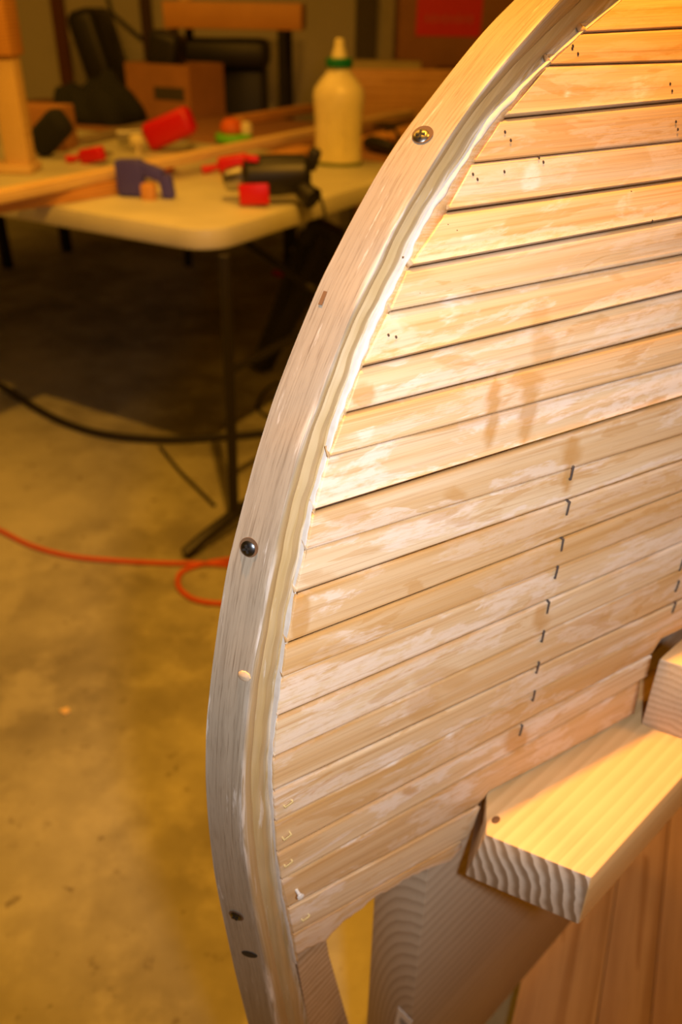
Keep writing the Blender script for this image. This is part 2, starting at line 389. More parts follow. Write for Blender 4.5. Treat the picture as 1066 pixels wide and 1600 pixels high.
TONE = [.75, .75, .62, .85, .60, .72, .55, .66, .40, .64, .28, .40, .20, .60, .85, .30, .20, .55, .35, .72, .25, .68, .20, .62, .8, .5]
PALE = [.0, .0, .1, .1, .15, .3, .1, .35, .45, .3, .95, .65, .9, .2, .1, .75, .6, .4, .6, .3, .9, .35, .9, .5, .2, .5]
OFFS = [0, 0, .0004, 0, .0003, .0010, .0008, .0004, .0002, .0006, .0002, .0004, -.0007, .0, .0003, -.0002, .0003, -.0002, .0002, -.0004, .0002, -.0002, .0003, .0, .0002, .0]
VS = [0, .02, .045, .08, .14, .24, .36, .5, .64, .76, .84, .89, .925, .955, .98, 1]
def proj(p):
    w = p - CAM; c = w[0]*RT + w[1]*FW + w[2]*UPV; return CX + FPX*c[0]/c[2], CY + FPX*c[1]/c[2]
# glue drips and smears on the strips, plus a long pale band: (px, py, half width, half height, kind, strength)
DRIPS = [(770, 640, 9, 52, 's', 1), (826, 640, 11, 50, 's', .9), (822, 592, 26, 12, 's', .8), (893, 705, 12, 22, 's', .9), (888, 748, 8, 20, 's', 1), (846, 965, 9, 20, 's', .8), (806, 1155, 16, 20, 's', 1),
         (843, 505, 12, 30, 's', .5), (850, 545, 16, 26, 's', .55), (470, 965, 12, 36, 's', .8), (712, 773, 14, 9, 's', .7), (568, 618, 16, 16, 's', .8), (640, 1236, 9, 8, 's', .9), (610, 430, 60, 14, 's', .35),
         (540, 800, 34, 15, 's', .6), (500, 905, 26, 10, 's', .4), (690, 1060, 40, 16, 's', .5), (660, 1100, 22, 26, 's', .45), (572, 665, 12, 20, 'p', 1), (735, 350, 10, 20, 'p', .8), (830, 285, 12, 26, 'p', .9),
         (1000, 130, 12, 26, 'p', .6), (886, 150, 5, 12, 'p', .9), (700, 470, 10, 30, 'p', .6), (650, 1130, 26, 16, 'p', .9), (610, 1165, 18, 30, 'p', .9), (705, 1130, 6, 32, 'p', .7), (700, 1235, 36, 16, 'p', .9), (560, 1330, 30, 24, 'p', .8),
         (620, 590, 40, 16, 'p', .5), (520, 930, 40, 22, 'p', .6), (560, 985, 34, 18, 'p', .5), (780, 660, 70, 14, 'p', .4), (940, 1085, 40, 14, 'p', .7), (590, 745, 110, 12, 'p', .9)]
def planking(mirrored, name):
    V, Fc, UV, T, S, PA, SE, ED = [], [], [], [], [], [], [], []
    ncol = 190 if not mirrored else 60
    gcol = np.linspace(0, 1, ncol)**1.45
    for j in range(len(joints)-1):
        ji = j - NTOP; (La, da), (Lb, db) = joints[j], joints[j+1]
        st_a = JSTEP.get(ji, .6); st_b = JSTEP.get(ji+1, .6); off = OFFS[ji] if 0 <= ji < len(OFFS) else 0
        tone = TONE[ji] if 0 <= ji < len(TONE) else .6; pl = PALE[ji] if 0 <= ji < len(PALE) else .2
        u0 = rng.rand()*30; cols = []
        for k, g in enumerate(gcol):
            pa = La + da*(SMAX*g); pb = Lb + db*(SMAX*g)
            bend = max(0, SMAX*g - .36)**2*.22                          # the side eases back parallel to the keel further aft
            pa = pa - NH*bend; pb = pb - NH*bend
            sa, sb = pa @ GEN, pb @ GEN; za, zb = zbot(sa), zbot(sb)
            if ji >= 8:
                if pa[2] < za: pa[2] = za
                if pb[2] < zb: pb[2] = zb
            h = pa[2]-pb[2]
            col = None
            if h > .0004:
                col = []
                for v in VS:
                    p = pa + (pb-pa)*v
                    e = min(v, 1-v)
                    o = off*(1 if e > .02 else .3) + .0005*(1-(2*v-1)**2)
                    wa, wb = .035+.035*st_a, .04+.07*st_b
                    if v < wa: o -= (.0009 + .0011*st_a)*(1-v/wa)
                    if v > 1-wb: o -= (.0008 + .0020*st_b)*((v-1+wb)/wb)
                    if v > .8: o += .0006*st_b*max(0, 1-abs(v-.90)/.10)
                    pn = p + NH*o
                    se = max(.62*st_a*max(0, 1-v/(wa*.9)), .72*st_b*max(0, 1-(1-v)/(wb*.8)))
                    s_, p_ = 0, pl
                    lower = 1.0 if ji >= 9 else .25
                    ed_ = lower*max(0, 1-e/.16)
                    if not mirrored and g < .6:
                        x, y = proj(pn)
                        for dx, dy, rw, rh, kd, am in DRIPS:
                            q = math.hypot((x-dx+.12*(y-dy))/rw, (y-dy)/rh)
                            if q < 1.35:
                                w = am*max(0, min(1, (1.3-q)/.3))
                                if kd == 's': s_ = max(s_, w)
                                else: p_ = max(p_, min(1, pl+w))
                    col.append((pn, (u0+SMAX*g, ji*.1 + v*.022), tone, s_, p_, se, ed_))
                    tone_edge = 0
            cols.append(col)
        base = {}
        for k, col in enumerate(cols):
            if col is None: continue
            base[k] = len(V)
            for pn, uv, t, s_, p_, se, ed_ in col:
                q = mirror(pn) if mirrored else pn
                V.append(q-CO); UV.append(uv); T.append(t); S.append(s_); PA.append(p_); SE.append(se); ED.append(ed_)
        nv = len(VS)
        for k in range(ncol-1):
            if k in base and k+1 in base:
                for v in range(nv-1):
                    f = (base[k]+v, base[k]+v+1, base[k+1]+v+1, base[k+1]+v)
                    Fc.append(f if not mirrored else f[::-1])
    o = grid_mesh(name, V, Fc, MAT_PLANK, canoe, UV, {'tone': T, 'stain': S, 'pale': PA, 'seam': SE, 'edge': ED}, True, 40)
    md = o.modifiers.new('thickness', 'SOLIDIFY'); md.thickness = .0055; md.offset = -1
    return o
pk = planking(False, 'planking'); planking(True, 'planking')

def hull_at(px, py, lift=.0012):
    """point on the near planking under a pixel of the photograph"""
    best = None
    for j in range(NTOP, len(joints)-1):
        (La, da), (Lb, db) = joints[j], joints[j+1]
        p = on_plane(px, py, La, NH); q = on_plane(px, py, Lb, NH)
        za = La[2] + da[2]*((p-La) @ GEN); zb = Lb[2] + db[2]*((q-Lb) @ GEN)
        if q[2] >= zb - 1e-4 and p[2] <= za + 1e-3:
            t = (za-p[2])/max(1e-6, za-zb); t = min(1, max(0, t)); pl = La + (Lb-La)*t
            best = on_plane(px, py, pl, NH); break
    if best is None: best = on_plane(px, py, joints[-1][0], NH)
    return best + NH*lift
def frame_at(p, n, up):
    n = np.array(n)/np.linalg.norm(n); x = np.cross(up, n); x /= np.linalg.norm(x); y = np.cross(n, x)
    q = p - CO
    return Matrix(((x[0], y[0], n[0], q[0]), (x[1], y[1], n[1], q[1]), (x[2], y[2], n[2], q[2]), (0, 0, 0, 1)))

# --- screws in the stem face
def stem_frame(px, py, lift=.0):
    yb = min(np.arange(-100, 1700, 3.0), key=lambda y: abs(0) if False else abs((lambda a, b_: (py - a[1])*(b_[0]-a[0]) - (px - a[0])*(b_[1]-a[1]))((smooth_tab(E0, y), y), (smooth_tab(E1, y), y))))
    a, b_ = e0(yb), e1(yb); t = e1(yb-12) - e1(yb+12); n = np.cross(b_-a, t); n /= np.linalg.norm(n)
    if n @ (CAM-a) < 0: n = -n
    p = on_plane(px, py, a, n)
    return frame_at(p + n*lift, n, t/np.linalg.norm(t))
for px, py, mt, sunk, lab in ((658, 213, MAT_SILVER, True, 'silver screw head sunk in a hole'), (388, 857, MAT_STEEL, False, 'blued cross-head screw'), (369, 1431, MAT_STEEL, False, 'dark screw near the foot of the stem')):
    M = stem_frame(px, py, .0003)
    R_ = .0040
    sc = B().lathe([(0.0002, -.006), (.0018, -.006), (R_*.8, -.0012), (R_, -.0003), (R_, .0002), (R_*.8, .0009), (R_*.35, .0013), (.0002, .0014)], 24).xf(M).obj('screw', mt, canoe)
    tag(sc, lab)
    rc = B().box((0, 0, .0013), (R_*1.15, R_*.26, .0007), (0, 0, 25)).box((0, 0, .0013), (R_*.26, R_*1.15, .0007), (0, 0, 25)).xf(M).obj('driver_recess', MAT_RECESS, sc)
    rg = B(); n = 28
    o_ = (0.0005, 0.0009)
    rg.lathe([(R_*.9, .0000), (R_*1.28, .00025), (R_*1.3, .0001), (R_*.9, -.0001)], n, (o_[0], o_[1], 0)).xf(M).obj('countersink', MAT_BURN, sc)
M = stem_frame(390, 1491, .0002)
kb = B(); kb.lathe([(.0002, .0004), (.0030, .0004), (.0046, .0002), (.0050, -.0004)], 20, (0, 0, 0), (1.25, .8)).xf(M @ Matrix.Rotation(math.radians(15), 4, 'Z'))
tag(kb.obj('knot', MAT_RECESS, canoe), 'dark knot hole in the stem below the lowest screw')
M = stem_frame(505, 466, .0001)
tag(B().box((0, 0, .0001), (.0021, .0070, .0003), (0, 0, 6)).xf(M).obj('plug', MAT_BURN, canoe), 'small filled staple slot in the stem face')
M = stem_frame(382, 1056, .0003)
tag(B().lathe([(.0002, .0012), (.0022, .0010), (.0036, .0002), (.0038, -.0004)], 9, (0, 0, 0), (1, .8)).xf(M).obj('splinter', MAT_PINE, canoe), 'chipped splinter on the corner of the stem')

# --- staples
def staple(px, py, ln, wd, mat, tilt, lift, lab, group=None):
    p = hull_at(px, py, lift); M = frame_at(p, NH, np.array([0, 0, 1.0])) @ Matrix.Rotation(math.radians(tilt), 4, 'Z')
    s = B().box((0, 0, .0002), (wd, ln, .0009), bevel=.0002)
    s.box((0, ln/2-wd*.4, -.003), (wd, wd*.9, .006)).box((0, -ln/2+wd*.4, -.003), (wd, wd*.9, .006))
    return s.xf(M).obj('staple', mat, canoe)
for px, py in [(892, 738), (886, 793), (877, 850), (868, 893), (855, 948), (847, 993), (839, 1042), (833, 1086), (813, 1140), (1063, 882), (1057, 915), (1052, 948)]:
    staple(px, py, .0098, .0013, MAT_STAPLE, random.uniform(-6, 3), .0010, '')
for px, py in [(449, 1253), (447, 1304), (449, 1346), (476, 1431)]:
    staple(px, py, .0062, .0011, MAT_BRASS, -72, .0022, '')['label'] = 'brass-coloured staple standing proud beside the stem'
p = hull_at(463, 1390, .003); tag(B().lathe([(.0002, -.004), (.0011, -.004), (.0012, .002), (.0024, .0024), (.0024, .0034), (.0003, .0040)], 14).xf(frame_at(p, NH, np.array([0, 0, 1.0]))).obj('nail', MAT_WHITE, canoe), 'pale nail head standing proud near the lower strips')
for px, py in [(894, 72), (902, 84), (893, 76), (841, 246), (848, 253), (788, 206), (797, 219), (738, 272), (745, 280), (787, 268), (699, 352), (713, 361), (1046, 131), (1049, 142), (1055, 190), (1058, 202), (985, 300), (640, 456), (655, 459), (606, 523), (618, 526), (1018, 345)]:
    p = hull_at(px, py, .0007)
    B().lathe([(.0001, .0003), (.0006, .0003), (.0008, .0)], 10, (0, 0, 0), (.8, 1.3)).xf(frame_at(p, NH, np.array([0, 0, 1.0])) @ Matrix.Rotation(.5, 4, 'Z')).obj('staple_hole', MAT_HOLE, canoe)

# --- inner stem below the planking
A_ = e3(1480) - NS*.008; 
pin = P0 - NS*.004
q = [on_plane(x, y, pin, NS) for x, y in ((462, 1455), (505, 1440), (514, 1492), (545, 1600), (595, 1760), (520, 1760), (482, 1600), (464, 1500))]
vv = [p - CO for p in q] + [p - NS*.014 - CO for p in q]; nq = len(q)
ff = [tuple(range(nq)), tuple(range(2*nq-1, nq-1, -1))] + [(i, (i+1) % nq, nq+(i+1) % nq, nq+i) for i in range(nq)]
MAT_INNER = wood3d('inner_stem_wood', (.56, .42, .28), (.38, .24, .12), 120, (.05, .4), .6)
inn = grid_mesh('inner_stem', vv, ff, MAT_INNER, canoe, smooth=False)
bmx = bmesh.new(); bmx.from_mesh(inn.data); bmesh.ops.recalc_face_normals(bmx, faces=bmx.faces); bmx.to_mesh(inn.data); bmx.free()
tag(inn, 'flat wooden inner stem running down below the planking')

# ------------------------------------------------------------------ the building form under the hull
HB = 46.0
A = on_z(747, 1299, BLOCK_Z); Bq = on_z(925, 1372, BLOCK_Z)
endd = (Bq-A)/np.linalg.norm(Bq-A)
right_dir = on_z(1066, 1215, BLOCK_Z) - Bq; right_dir /= np.linalg.norm(right_dir)
Ah = on_z(806, 1226, BLOCK_Z) - NH*.035; Af = Ah + GEN*.46 - NH*.004
ne = np.cross(endd, [0, 0, 1.0]); bc = on_plane(918, 1452, Bq, ne); TB = float(BLOCK_Z - bc[2])
hb = math.degrees(math.atan2(right_dir[0], right_dir[1]))
def loc2(root_loc, heading, p):
    d = np.array(p) - np.array(root_loc); return (float(d @ right_of(heading)), float(d @ hd(heading)), float(d[2]))
LB_ = .48
root = (A[0], A[1], BLOCK_Z-TB)
block = thing('crosspiece', 'short thick pine crosspiece with striped end grain sitting under the hull', 'timber', root, hb)
A2 = on_plane(716, 1352, Bq, ne); tA = float((A2-A) @ endd)
topv = (A + endd*.006, Bq, Bq+right_dir*LB_, Af, Ah); botv = (A + endd*(tA+.006), Bq, Bq+right_dir*LB_, Af, Ah)
bk = B(); va = [bk.bm.verts.new((*loc2(root, hb, v)[:2], 0)) for v in botv]; vb = [bk.bm.verts.new((*loc2(root, hb, v)[:2], TB)) for v in topv]
fs = [bk.bm.faces.new(vb), bk.bm.faces.new(va[::-1])] + [bk.bm.faces.new((va[i], va[(i+1) % 5], vb[(i+1) % 5], vb[i])) for i in range(5)]
bmesh.ops.recalc_face_normals(bk.bm, faces=fs)
bmesh.ops.bevel(bk.bm, geom=list(bk.bm.edges), offset=.002, segments=2, affect='EDGES', profile=.5)
bk.obj('beam', MAT_BLOCK, block)
kp = loc2(root, hb, on_z(775, 1281, BLOCK_Z))
tag(B().lathe([(.0002, .0003), (.0028, .0003), (.0034, .0)], 14, (kp[0], kp[1], TB), (.8, 1.2)).obj('knot', MAT_BURN, block), 'small round knot on top of the crosspiece')
# upright standing on the crosspiece
pb = on_z(1001, 1133, BLOCK_Z); pt = on_plane(1021, 1027, pb, ne); hp = float(pt[2]-BLOCK_Z)
pc = on_plane(1060, 1046, pb, ne); wp = max(.03, float((pc-pb) @ endd))
root = (pb[0], pb[1], BLOCK_Z+.0003)
post = thing('mold_post', 'pine upright standing on the crosspiece beside the hull at the right edge', 'timber', root, hb)
poly = [loc2(root, hb, v) for v in (pb, pb+endd*.060, pb+endd*.060+right_dir*.038, pb+right_dir*.038)]
B().prism(poly, 0, hp, .002).obj('upright', MAT_PINE, post)
# rail under the crosspiece
RH = 45.0
RZ = BLOCK_Z - TB - .0006
rb = on_plane(660, 1440, LB - NH*.0095, NH); rb[2] = RZ
def px_of(p): return proj(np.array(p))
wr = min(np.linspace(.02, .09, 141), key=lambda w: abs((lambda q: q[0] - (582 - .059*(q[1]-1430)))(px_of(rb - right_of(RH)*w))))
ra = rb - right_of(RH)*wr
RHGT = .43
root = (ra[0], ra[1], RZ-RHGT)
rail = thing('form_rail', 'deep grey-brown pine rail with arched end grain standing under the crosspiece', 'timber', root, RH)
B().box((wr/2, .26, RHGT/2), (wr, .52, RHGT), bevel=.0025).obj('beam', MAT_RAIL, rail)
pl = on_plane(632, 1588, ra, hd(RH)); l_ = loc2(root, RH, pl)
lab = B().box((l_[0], -.0006, l_[2]-.012), (.017, .0008, .036), (0, 4, 0)).obj('price_label', MAT_WHITE, rail, smooth=False)
tag(lab, 'white paper label with dark print stuck on the end grain')
mk = B()
for i in range(7): mk.box((l_[0]-.0035+.0013*i, -.0011, l_[2]-.009-.0004*(i % 3)), (.0007 if i % 2 else .0004, .0003, .010), (0, 4, 0))
for i in range(3): mk.box((l_[0]+.001, -.0011, l_[2]-.018-.003*i), (.010-.002*i, .0003, .0011), (0, 4, 0))
mk.obj('print', MAT_INK, lab, smooth=False)
# trestle foot that carries the rail
foot = thing('trestle_foot', 'dark trestle upright carrying the deep rail above the floor', 'trestle', (ra[0]+.075, ra[1]+.03, 0), RH)
B().box((0, 0, (RZ-RHGT)/2), (.05, .10, RZ-RHGT-.001), bevel=.003).obj('upright', MAT_PANEL, foot)
# warm pine boards lying low beyond the rail
gaps = [(.236, .571), (.31, .546), (.358, .547), (.43, .55), (.52, .555)]
BZ = .10
pA = on_z(812, 1560, BZ); hbo = 22.0
base = on_z(800, 1600, BZ)
ws = [-.014, .082, .143, .235, .33, .44]
for i in range(5):
    o0 = base + right_of(hbo)*(ws[i]+.013) - hd(hbo)*.10
    lab_ = ['honey pine board lying low beyond the rail, narrow one nearest the rail', 'honey pine board lying low, second from the rail', 'honey pine board lying low, third from the rail', 'honey pine board lying low, fourth from the rail', 'honey pine board lying low, farthest from the rail'][i]
    bd = thing('pine_board', lab_, 'board', (o0[0], o0[1], BZ-.03), hbo, 'low pine boards beyond the rail')
    w = ws[i+1]-ws[i]-.0012
    B().box((w/2+.0006, .62, .015), (w, 1.24, .03), bevel=.0008).obj('plank', MAT_PANEL, bd)
for k, t in enumerate((.12, .95)):
    o0 = base + right_of(hbo)*.013 - hd(hbo)*.10 + hd(hbo)*t
    bt = thing('floor_batten', ['low batten on the floor under the near end of the pine boards', 'low batten on the floor under the far end of the pine boards'][k], 'batten', (o0[0], o0[1], 0), hbo)
    B().box((.22, 0, .0345), (.43, .06, .069), bevel=.002).obj('batten', MAT_PANEL, bt)

# ------------------------------------------------------------------ folding table
TH = 30.0
corner = on_z(330, 392, .70)
def tpos(s, t, z=.74): p = corner + hd(TH)*s + hd(TH-90)*t; return np.array([p[0], p[1], z])
tb = thing('folding_table', 'long cream folding table with rounded corners and dark steel legs', 'table', tpos(0, 0, 0), TH)
TL, TW, rc_ = 1.06, 2.44, .085
def rrect(x0, x1, y0, y1, r, n=8):
    out = []
    for cx_, cy_, a0 in ((x1-r, y0+r, -90), (x1-r, y1-r, 0), (x0+r, y1-r, 90), (x0+r, y0+r, 180)):
        for k in range(n+1):
            a = math.radians(a0+90*k/n); out.append((cx_+r*math.cos(a), cy_+r*math.sin(a)))
    return out
B().prism(rrect(-TW, 0, 0, TL, rc_), .690, .74, .012).obj('tabletop', MAT_TABLE, tb)
def tl(px, py, z): return Vector(loc2(tuple(tb.location), TH, on_z(px, py, z)))
fA, fB = tl(289, 866, .014), tl(366, 806, .05)
for X_ in (fB.x, -TW-fB.x):
    for y_, e in ((fB.y, 1), (TL-fB.y, -1)):
        B().tube([(X_-.01, y_+.03*e, .69), (X_-.006, y_+.02*e, .4), (X_, y_, .05)], .0135).obj('leg', MAT_LEG, tb)
        B().tube([(X_+(fA.x-fB.x), fA.y if e > 0 else TL-fA.y, .015), (X_+(fA.x-fB.x)*.45, y_-.10*e, .040), (X_, y_, .056), (X_, y_+.10*e, .058), (X_, y_+.16*e, .058)], .015).obj('foot', MAT_LEG, tb)
    B().tube([(X_, fB.y+.16, .058), (X_, TL-fB.y-.16, .058)], .012).obj('stretcher', MAT_LEG, tb)
    B().tube([(X_-.005, fB.y+.02, .43), (X_-.005, TL-fB.y-.02, .43)], .010).obj('crossbar', MAT_LEG, tb)
    sg = 1 if X_ > -.5 else -1
    B().tube([(X_, TL/2, .43), (X_-.26*sg, TL/2-.03, .56), (X_-.52*sg, TL/2-.05, .688)], .011).obj('brace', MAT_LEG, tb)

# second, rougher table pushed up behind it
t2 = thing('work_table', 'brown wooden work table behind the cream folding table, covered in clutter', 'table', tpos(TL+.02, 0, 0), TH)
B().box((-1.175, .38, .72), (2.65, .76, .04), bevel=.004).obj('tabletop', MAT_CARD2, t2)
for x_, y_ in ((.08, .30), (-2.44, .30), (.08, .70), (-2.44, .70)):
    B().box((x_, y_, .35), (.045, .045, .70), bevel=.004).obj('leg', MAT_LEG, t2)
# bench along the back wall
bb = thing('back_bench', 'plain bench along the back wall carrying boxes', 'bench', (.98, 4.83, 0), 0)
B().box((0, 0, .78), (1.9, .86, .04), bevel=.004).obj('benchtop', MAT_PANEL, bb)
for x_, y_ in ((-.9, -.38), (.9, -.38), (-.9, .38), (.9, .38)):
    B().box((x_, y_, .38), (.07, .07, .76), bevel=.004).obj('leg', MAT_PANEL, bb)

# ------------------------------------------------------------------ things on the cream table
def at(px, py, z=.7405): return on_z(px, py, z)
# glue jug
p = at(528, 256); jg = thing('glue_jug', 'cream plastic glue jug with green collar and pale spout, standing on the table', 'bottle', p, 8)
jg.scale = (.97, .97, .77)
jb = B().lathe([(.0005, .002), (.066, .0), (.074, .006), (.076, .02), (.073, .06), (.073, .11), (.074, .17), (.078, .225), (.079, .25), (.074, .272), (.058, .298), (.043, .318), (.036, .330), (.035, .345), (.0005, .346)], 36, (0, 0, 0), (1, .82)).obj('jug_body', MAT_CREAM, jg)
rb2 = B()
for xx in (-.022, .026): rb2.tube([(xx, -.056, .03), (xx, -.0545, .07), (xx, -.052, .11), (xx, -.054, .16), (xx, -.0585, .20)], [.004, .006, .006, .006, .004], 8)
rb2.obj('moulded_grip', MAT_CREAM, jg)
B().lathe([(.0005, .342), (.039, .342), (.041, .348), (.041, .368), (.036, .374), (.0005, .374)], 28).obj('collar', MAT_GREEN, jg)
B().lathe([(.0005, .37), (.024, .372), (.021, .392), (.015, .412), (.014, .432), (.008, .438), (.0005, .439)], 20).obj('spout', MAT_CREAM, jg)
B().lathe([(.0005, .0005), (.0755, .0), (.0765, .012), (.0775, .013), (.0775, -.0003), (.0005, -.0003)], 30, (0, 0, .0005), (1, .82)).obj('base_ring', plain('olive_green_plastic', (.16, .20, .05), .5), jg)
# power tool
p = at(420, 322); dr = thing('power_drill', 'black power drill with a bright red panel lying on the cream table', 'power tool', p, 0)
B().tube([(-.06, .03, .062), (-.045, .03, .062), (.02, .03, .066), (.085, .035, .07), (.100, .036, .07)], [.034, .046, .047, .043, .030], 18).obj('motor_body', MAT_BLACK, dr)
B().tube([(-.108, .028, .05), (-.098, .028, .052), (-.062, .03, .06)], [.020, .026, .028], 14).obj('chuck', MAT_SILVER, dr)
B().tube([(.07, .03, .05), (.092, .0, .03), (.108, -.012, .02)], [.026, .024, .028], 12).obj('handle', MAT_BLACK, dr)
B().box((.105, .05, .10), (.030, .04, .050), (0, 20, 0), .008).obj('battery_clip', MAT_BLACK, dr)
B().box((-.032, -.0215, .030), (.072, .008, .048), (0, -3, 0), .004).obj('side_panel', MAT_RED, dr)
B().box((-.035, .0, .106), (.030, .022, .014), (0, 6, 0), .004).obj('switch', MAT_RED, dr)
B().tube([(.122, .0, .03), (.135, -.055, .006), (.138, -.10, .004), (.138, -.145, .003)], .004, 8).obj('cord_stub', MAT_BLACK, dr)
# blue clamp
p = at(226, 308); bc_ = thing('spring_clamp', 'dark blue clamp with an orange pad standing on the cream table', 'clamp', p, 10)
B().box((-.03, 0, .045), (.072, .035, .085), (0, -3, 0), .01).box((.02, 0, .062), (.07, .03, .03), (0, 18, 0), .006).obj('jaw', MAT_BLUE, bc_)
B().box((.062, 0, .028), (.032, .03, .056), (0, -8, 0), .008).obj('lower_jaw', MAT_BLUE, bc_)
B().box((.022, -.022, .016), (.036, .03, .044), (0, 0, 0), .008).obj('pad', MAT_ORANGE, bc_)
# long planks
def stick(name, label, cat, a, b, w, h, mat, group=None, part='board'):
    a, b = np.array(a), np.array(b); d = b-a; hh = math.degrees(math.atan2(d[0], d[1])); L = float(np.linalg.norm(d))
    t = thing(name, label, cat, a, hh, group)
    B().box((0, L/2, h/2), (w, L, h), bevel=min(.003, h*.2)).obj(part, mat, t); return t
a = at(-60, 338); b_ = at(183, 300)
stick('stacked_board', 'orange-brown board lying at the left under the long pale strip', 'board', a, b_, .07, .030, MAT_ORANGE)
a = at(-70, 330, .772); b_ = at(642, 180, .772)
LONG = stick('long_strip', 'long pale cedar strip lying diagonally over the cluttered cream table', 'wood strip', a, b_, .045, .024, MAT_STRIP)
a = at(415, 263); b_ = at(482, 243)
stick('short_board', 'short orange board lying behind the drill under the long strip', 'board', a, b_, .08, .030, MAT_ORANGE)
a = at(572, 232); b_ = at(668, 205)
stick('short_board', 'orange board lying right of the glue jug', 'board', a, b_, .09, .030, MAT_ORANGE)
stick('brown_batten', 'dull brown batten lying behind the lime green lid, left of the jug', 'batten', at(372, 196), at(486, 176), .05, .035, MAT_ORANGE)
st_ = thing('wide_board', 'wide honey-coloured board standing on edge behind the jug', 'board', at(548, 191), 80)
B().box((0, .28, .10), (.03, .60, .20), bevel=.003).obj('board', MAT_PANEL, st_)
# red clamps and bits
def clamp(px, py, label, ang, sz, bar=True, hd_=20):
    p = at(px, py); c = thing('bar_clamp', label, 'clamp', p, hd_)
    B().box((0, 0, .045*sz), (.15*sz, .06*sz, .075*sz), (0, ang, 0), .018*sz, 3).obj('clamp_head', MAT_RED, c)
    B().tube([(-.075*sz, 0, .03*sz), (-.12*sz, -.01, .02*sz), (-.15*sz, -.015, .018*sz)], [.012*sz, .018*sz, .02*sz], 10).obj('screw_knob', MAT_SILVER if sz > .9 else MAT_RED, c)
    if bar: B().box((.02*sz, .07*sz, .02), (.022, .16*sz, .008), (0, 0, 8), .001).obj('bar', MAT_SILVER, c); return c
clamp(268, 236, 'large red clamp head lying behind the long pale strip', -22, 1.15, hd_=10).location.z += .016
clamp(256, 270, 'small red clamp jaw just below the long strip, beside the blue clamp', -10, .42)
clamp(366, 271, 'red clamp head lying just behind the black drill', -10, .60, bar=False, hd_=0)
clamp(146, 256, 'little red clamp at the left, poking up behind the long strip', -12, .55)
p = at(366, 222); tp = thing('plastic_tub', 'lime green lid with an orange knob behind the long strip', 'tub', p, 0)
B().lathe([(.0005, 0), (.06, 0), (.066, .004), (.066, .022), (.06, .028), (.0005, .028)], 26).obj('lid', MAT_LIME, tp)
B().lathe([(.0005, .028), (.034, .028), (.040, .04), (.036, .06), (.02, .075), (.0005, .078)], 20, (-.008, 0, 0)).obj('knob', MAT_ORANGEP, tp)
B().lathe([(.0005, .028), (.02, .028), (.022, .05), (.014, .066), (.0005, .068)], 16, (.045, .0, 0)).obj('cap', MAT_CREAM, tp)
p = at(216, 240); kn = thing('knob_bolt', 'small pale round knob beside the large red clamp head', 'knob', p, 0)
B().lathe([(.0005, 0), (.012, 0), (.010, .018), (.022, .026), (.026, .042), (.018, .056), (.0005, .06)], 20).obj('knob', MAT_CREAM, kn)
a = at(125, 226, .741); b_ = at(262, 193, .741)
stick('steel_rule', 'flat grey-tan metal bar slanting towards the large red clamp head', 'bar', a, b_, .06, .02, plain('dull_tan_metal', (.34, .27, .18), .5, .3))
p = at(590, 240); sp = thing('tool_grip', 'small black hand tool at the right behind the stem', 'hand tool', p, 60)
B().tube([(-.07, 0, .024), (-.04, 0, .028), (.03, 0, .03), (.08, .01, .025)], [.018, .024, .022, .016], 12).obj('grip', MAT_BLACK, sp)
B().tube([(.07, .01, .03), (.04, .06, .05), (-.06, .10, .065), (-.14, .12, .05)], .006, 8).obj('wire', MAT_BLACK, sp)

# ------------------------------------------------------------------ clutter on the brown table behind
p = at(22, 268); us = thing('wooden_stand', 'pale wooden leg with an orange wooden apron standing at the far left', 'stand', p, 0)
B().box((.025, 0, .155), (.066, .066, .266), bevel=.004).obj('leg', MAT_STRIP, us)
B().box((-.02, 0, .40), (.17, .10, .22), bevel=.004).obj('apron', MAT_ORANGE, us)
B().box((-.01, .0, .012), (.15, .10, .022), bevel=.003).obj('base', MAT_STRIP, us)
B().box((-.07, .02, .24), (.12, .03, .09), bevel=.003).obj('rail', MAT_STRIP, us)
p = at(95, 222); cb = thing('cardboard_carton', 'small brown cardboard carton beside the pale wooden leg', 'carton', at(76, 232), 15)
B().box((0, .0, .065), (.16, .12, .13), (0, 0, 6), .004).obj('carton', MAT_CARD, cb)
p = at(84, 246); bt_ = thing('black_pouch', 'black slanted tool pouch leaning by the cardboard carton', 'pouch', p, 20)
B().box((0, 0, .07), (.15, .07, .085), (0, -38, 0), .025, 3).obj('pouch', MAT_DARK, bt_)
p = at(160, 189); hp_ = thing('dark_jacket', 'heap of dark green-black cloth on the brown table below the chair back', 'cloth', p, 25)
hb_ = B(); bmesh.ops.create_icosphere(hb_.bm, subdivisions=4, radius=1)
for v in hb_.bm.verts:
    n_ = .18*math.sin(v.co.x*5+v.co.y*3)+.12*math.sin(v.co.y*9+1)+.1*math.sin(v.co.x*13+v.co.z*5)
    v.co = Vector((v.co.x*.20*(1+n_*.3), v.co.y*.16*(1+n_*.3), max(0, v.co.z*.13*(1+n_)+.02)))
hb_.obj('cloth', MAT_DARK, hp_)
p = at(278, 178); bx_ = thing('cardboard_box', 'small open orange-brown cardboard box holding dark tools', 'box', p, 28)
for c, s_ in (((0, -.12, .10), (.34, .006, .20)), ((0, .12, .10), (.34, .006, .20)), ((-.167, 0, .10), (.006, .234, .20)), ((.167, 0, .10), (.006, .234, .20)), ((0, 0, .004), (.328, .234, .008))):
    B().box(c, s_).obj('panel', MAT_CARD, bx_, smooth=False)
B().box((.06, -.1235, .09), (.16, .001, .05)).obj('printed_mark', plain('dark_print', (.07, .06, .03), .8), bx_, smooth=False)
p = at(262, 176, .75); q_ = thing('tool_case', 'black lumpy tool sticking up out of the small cardboard box', 'tool', (float(bx_.location[0])-.04, float(bx_.location[1])+.0, .7495), 20)
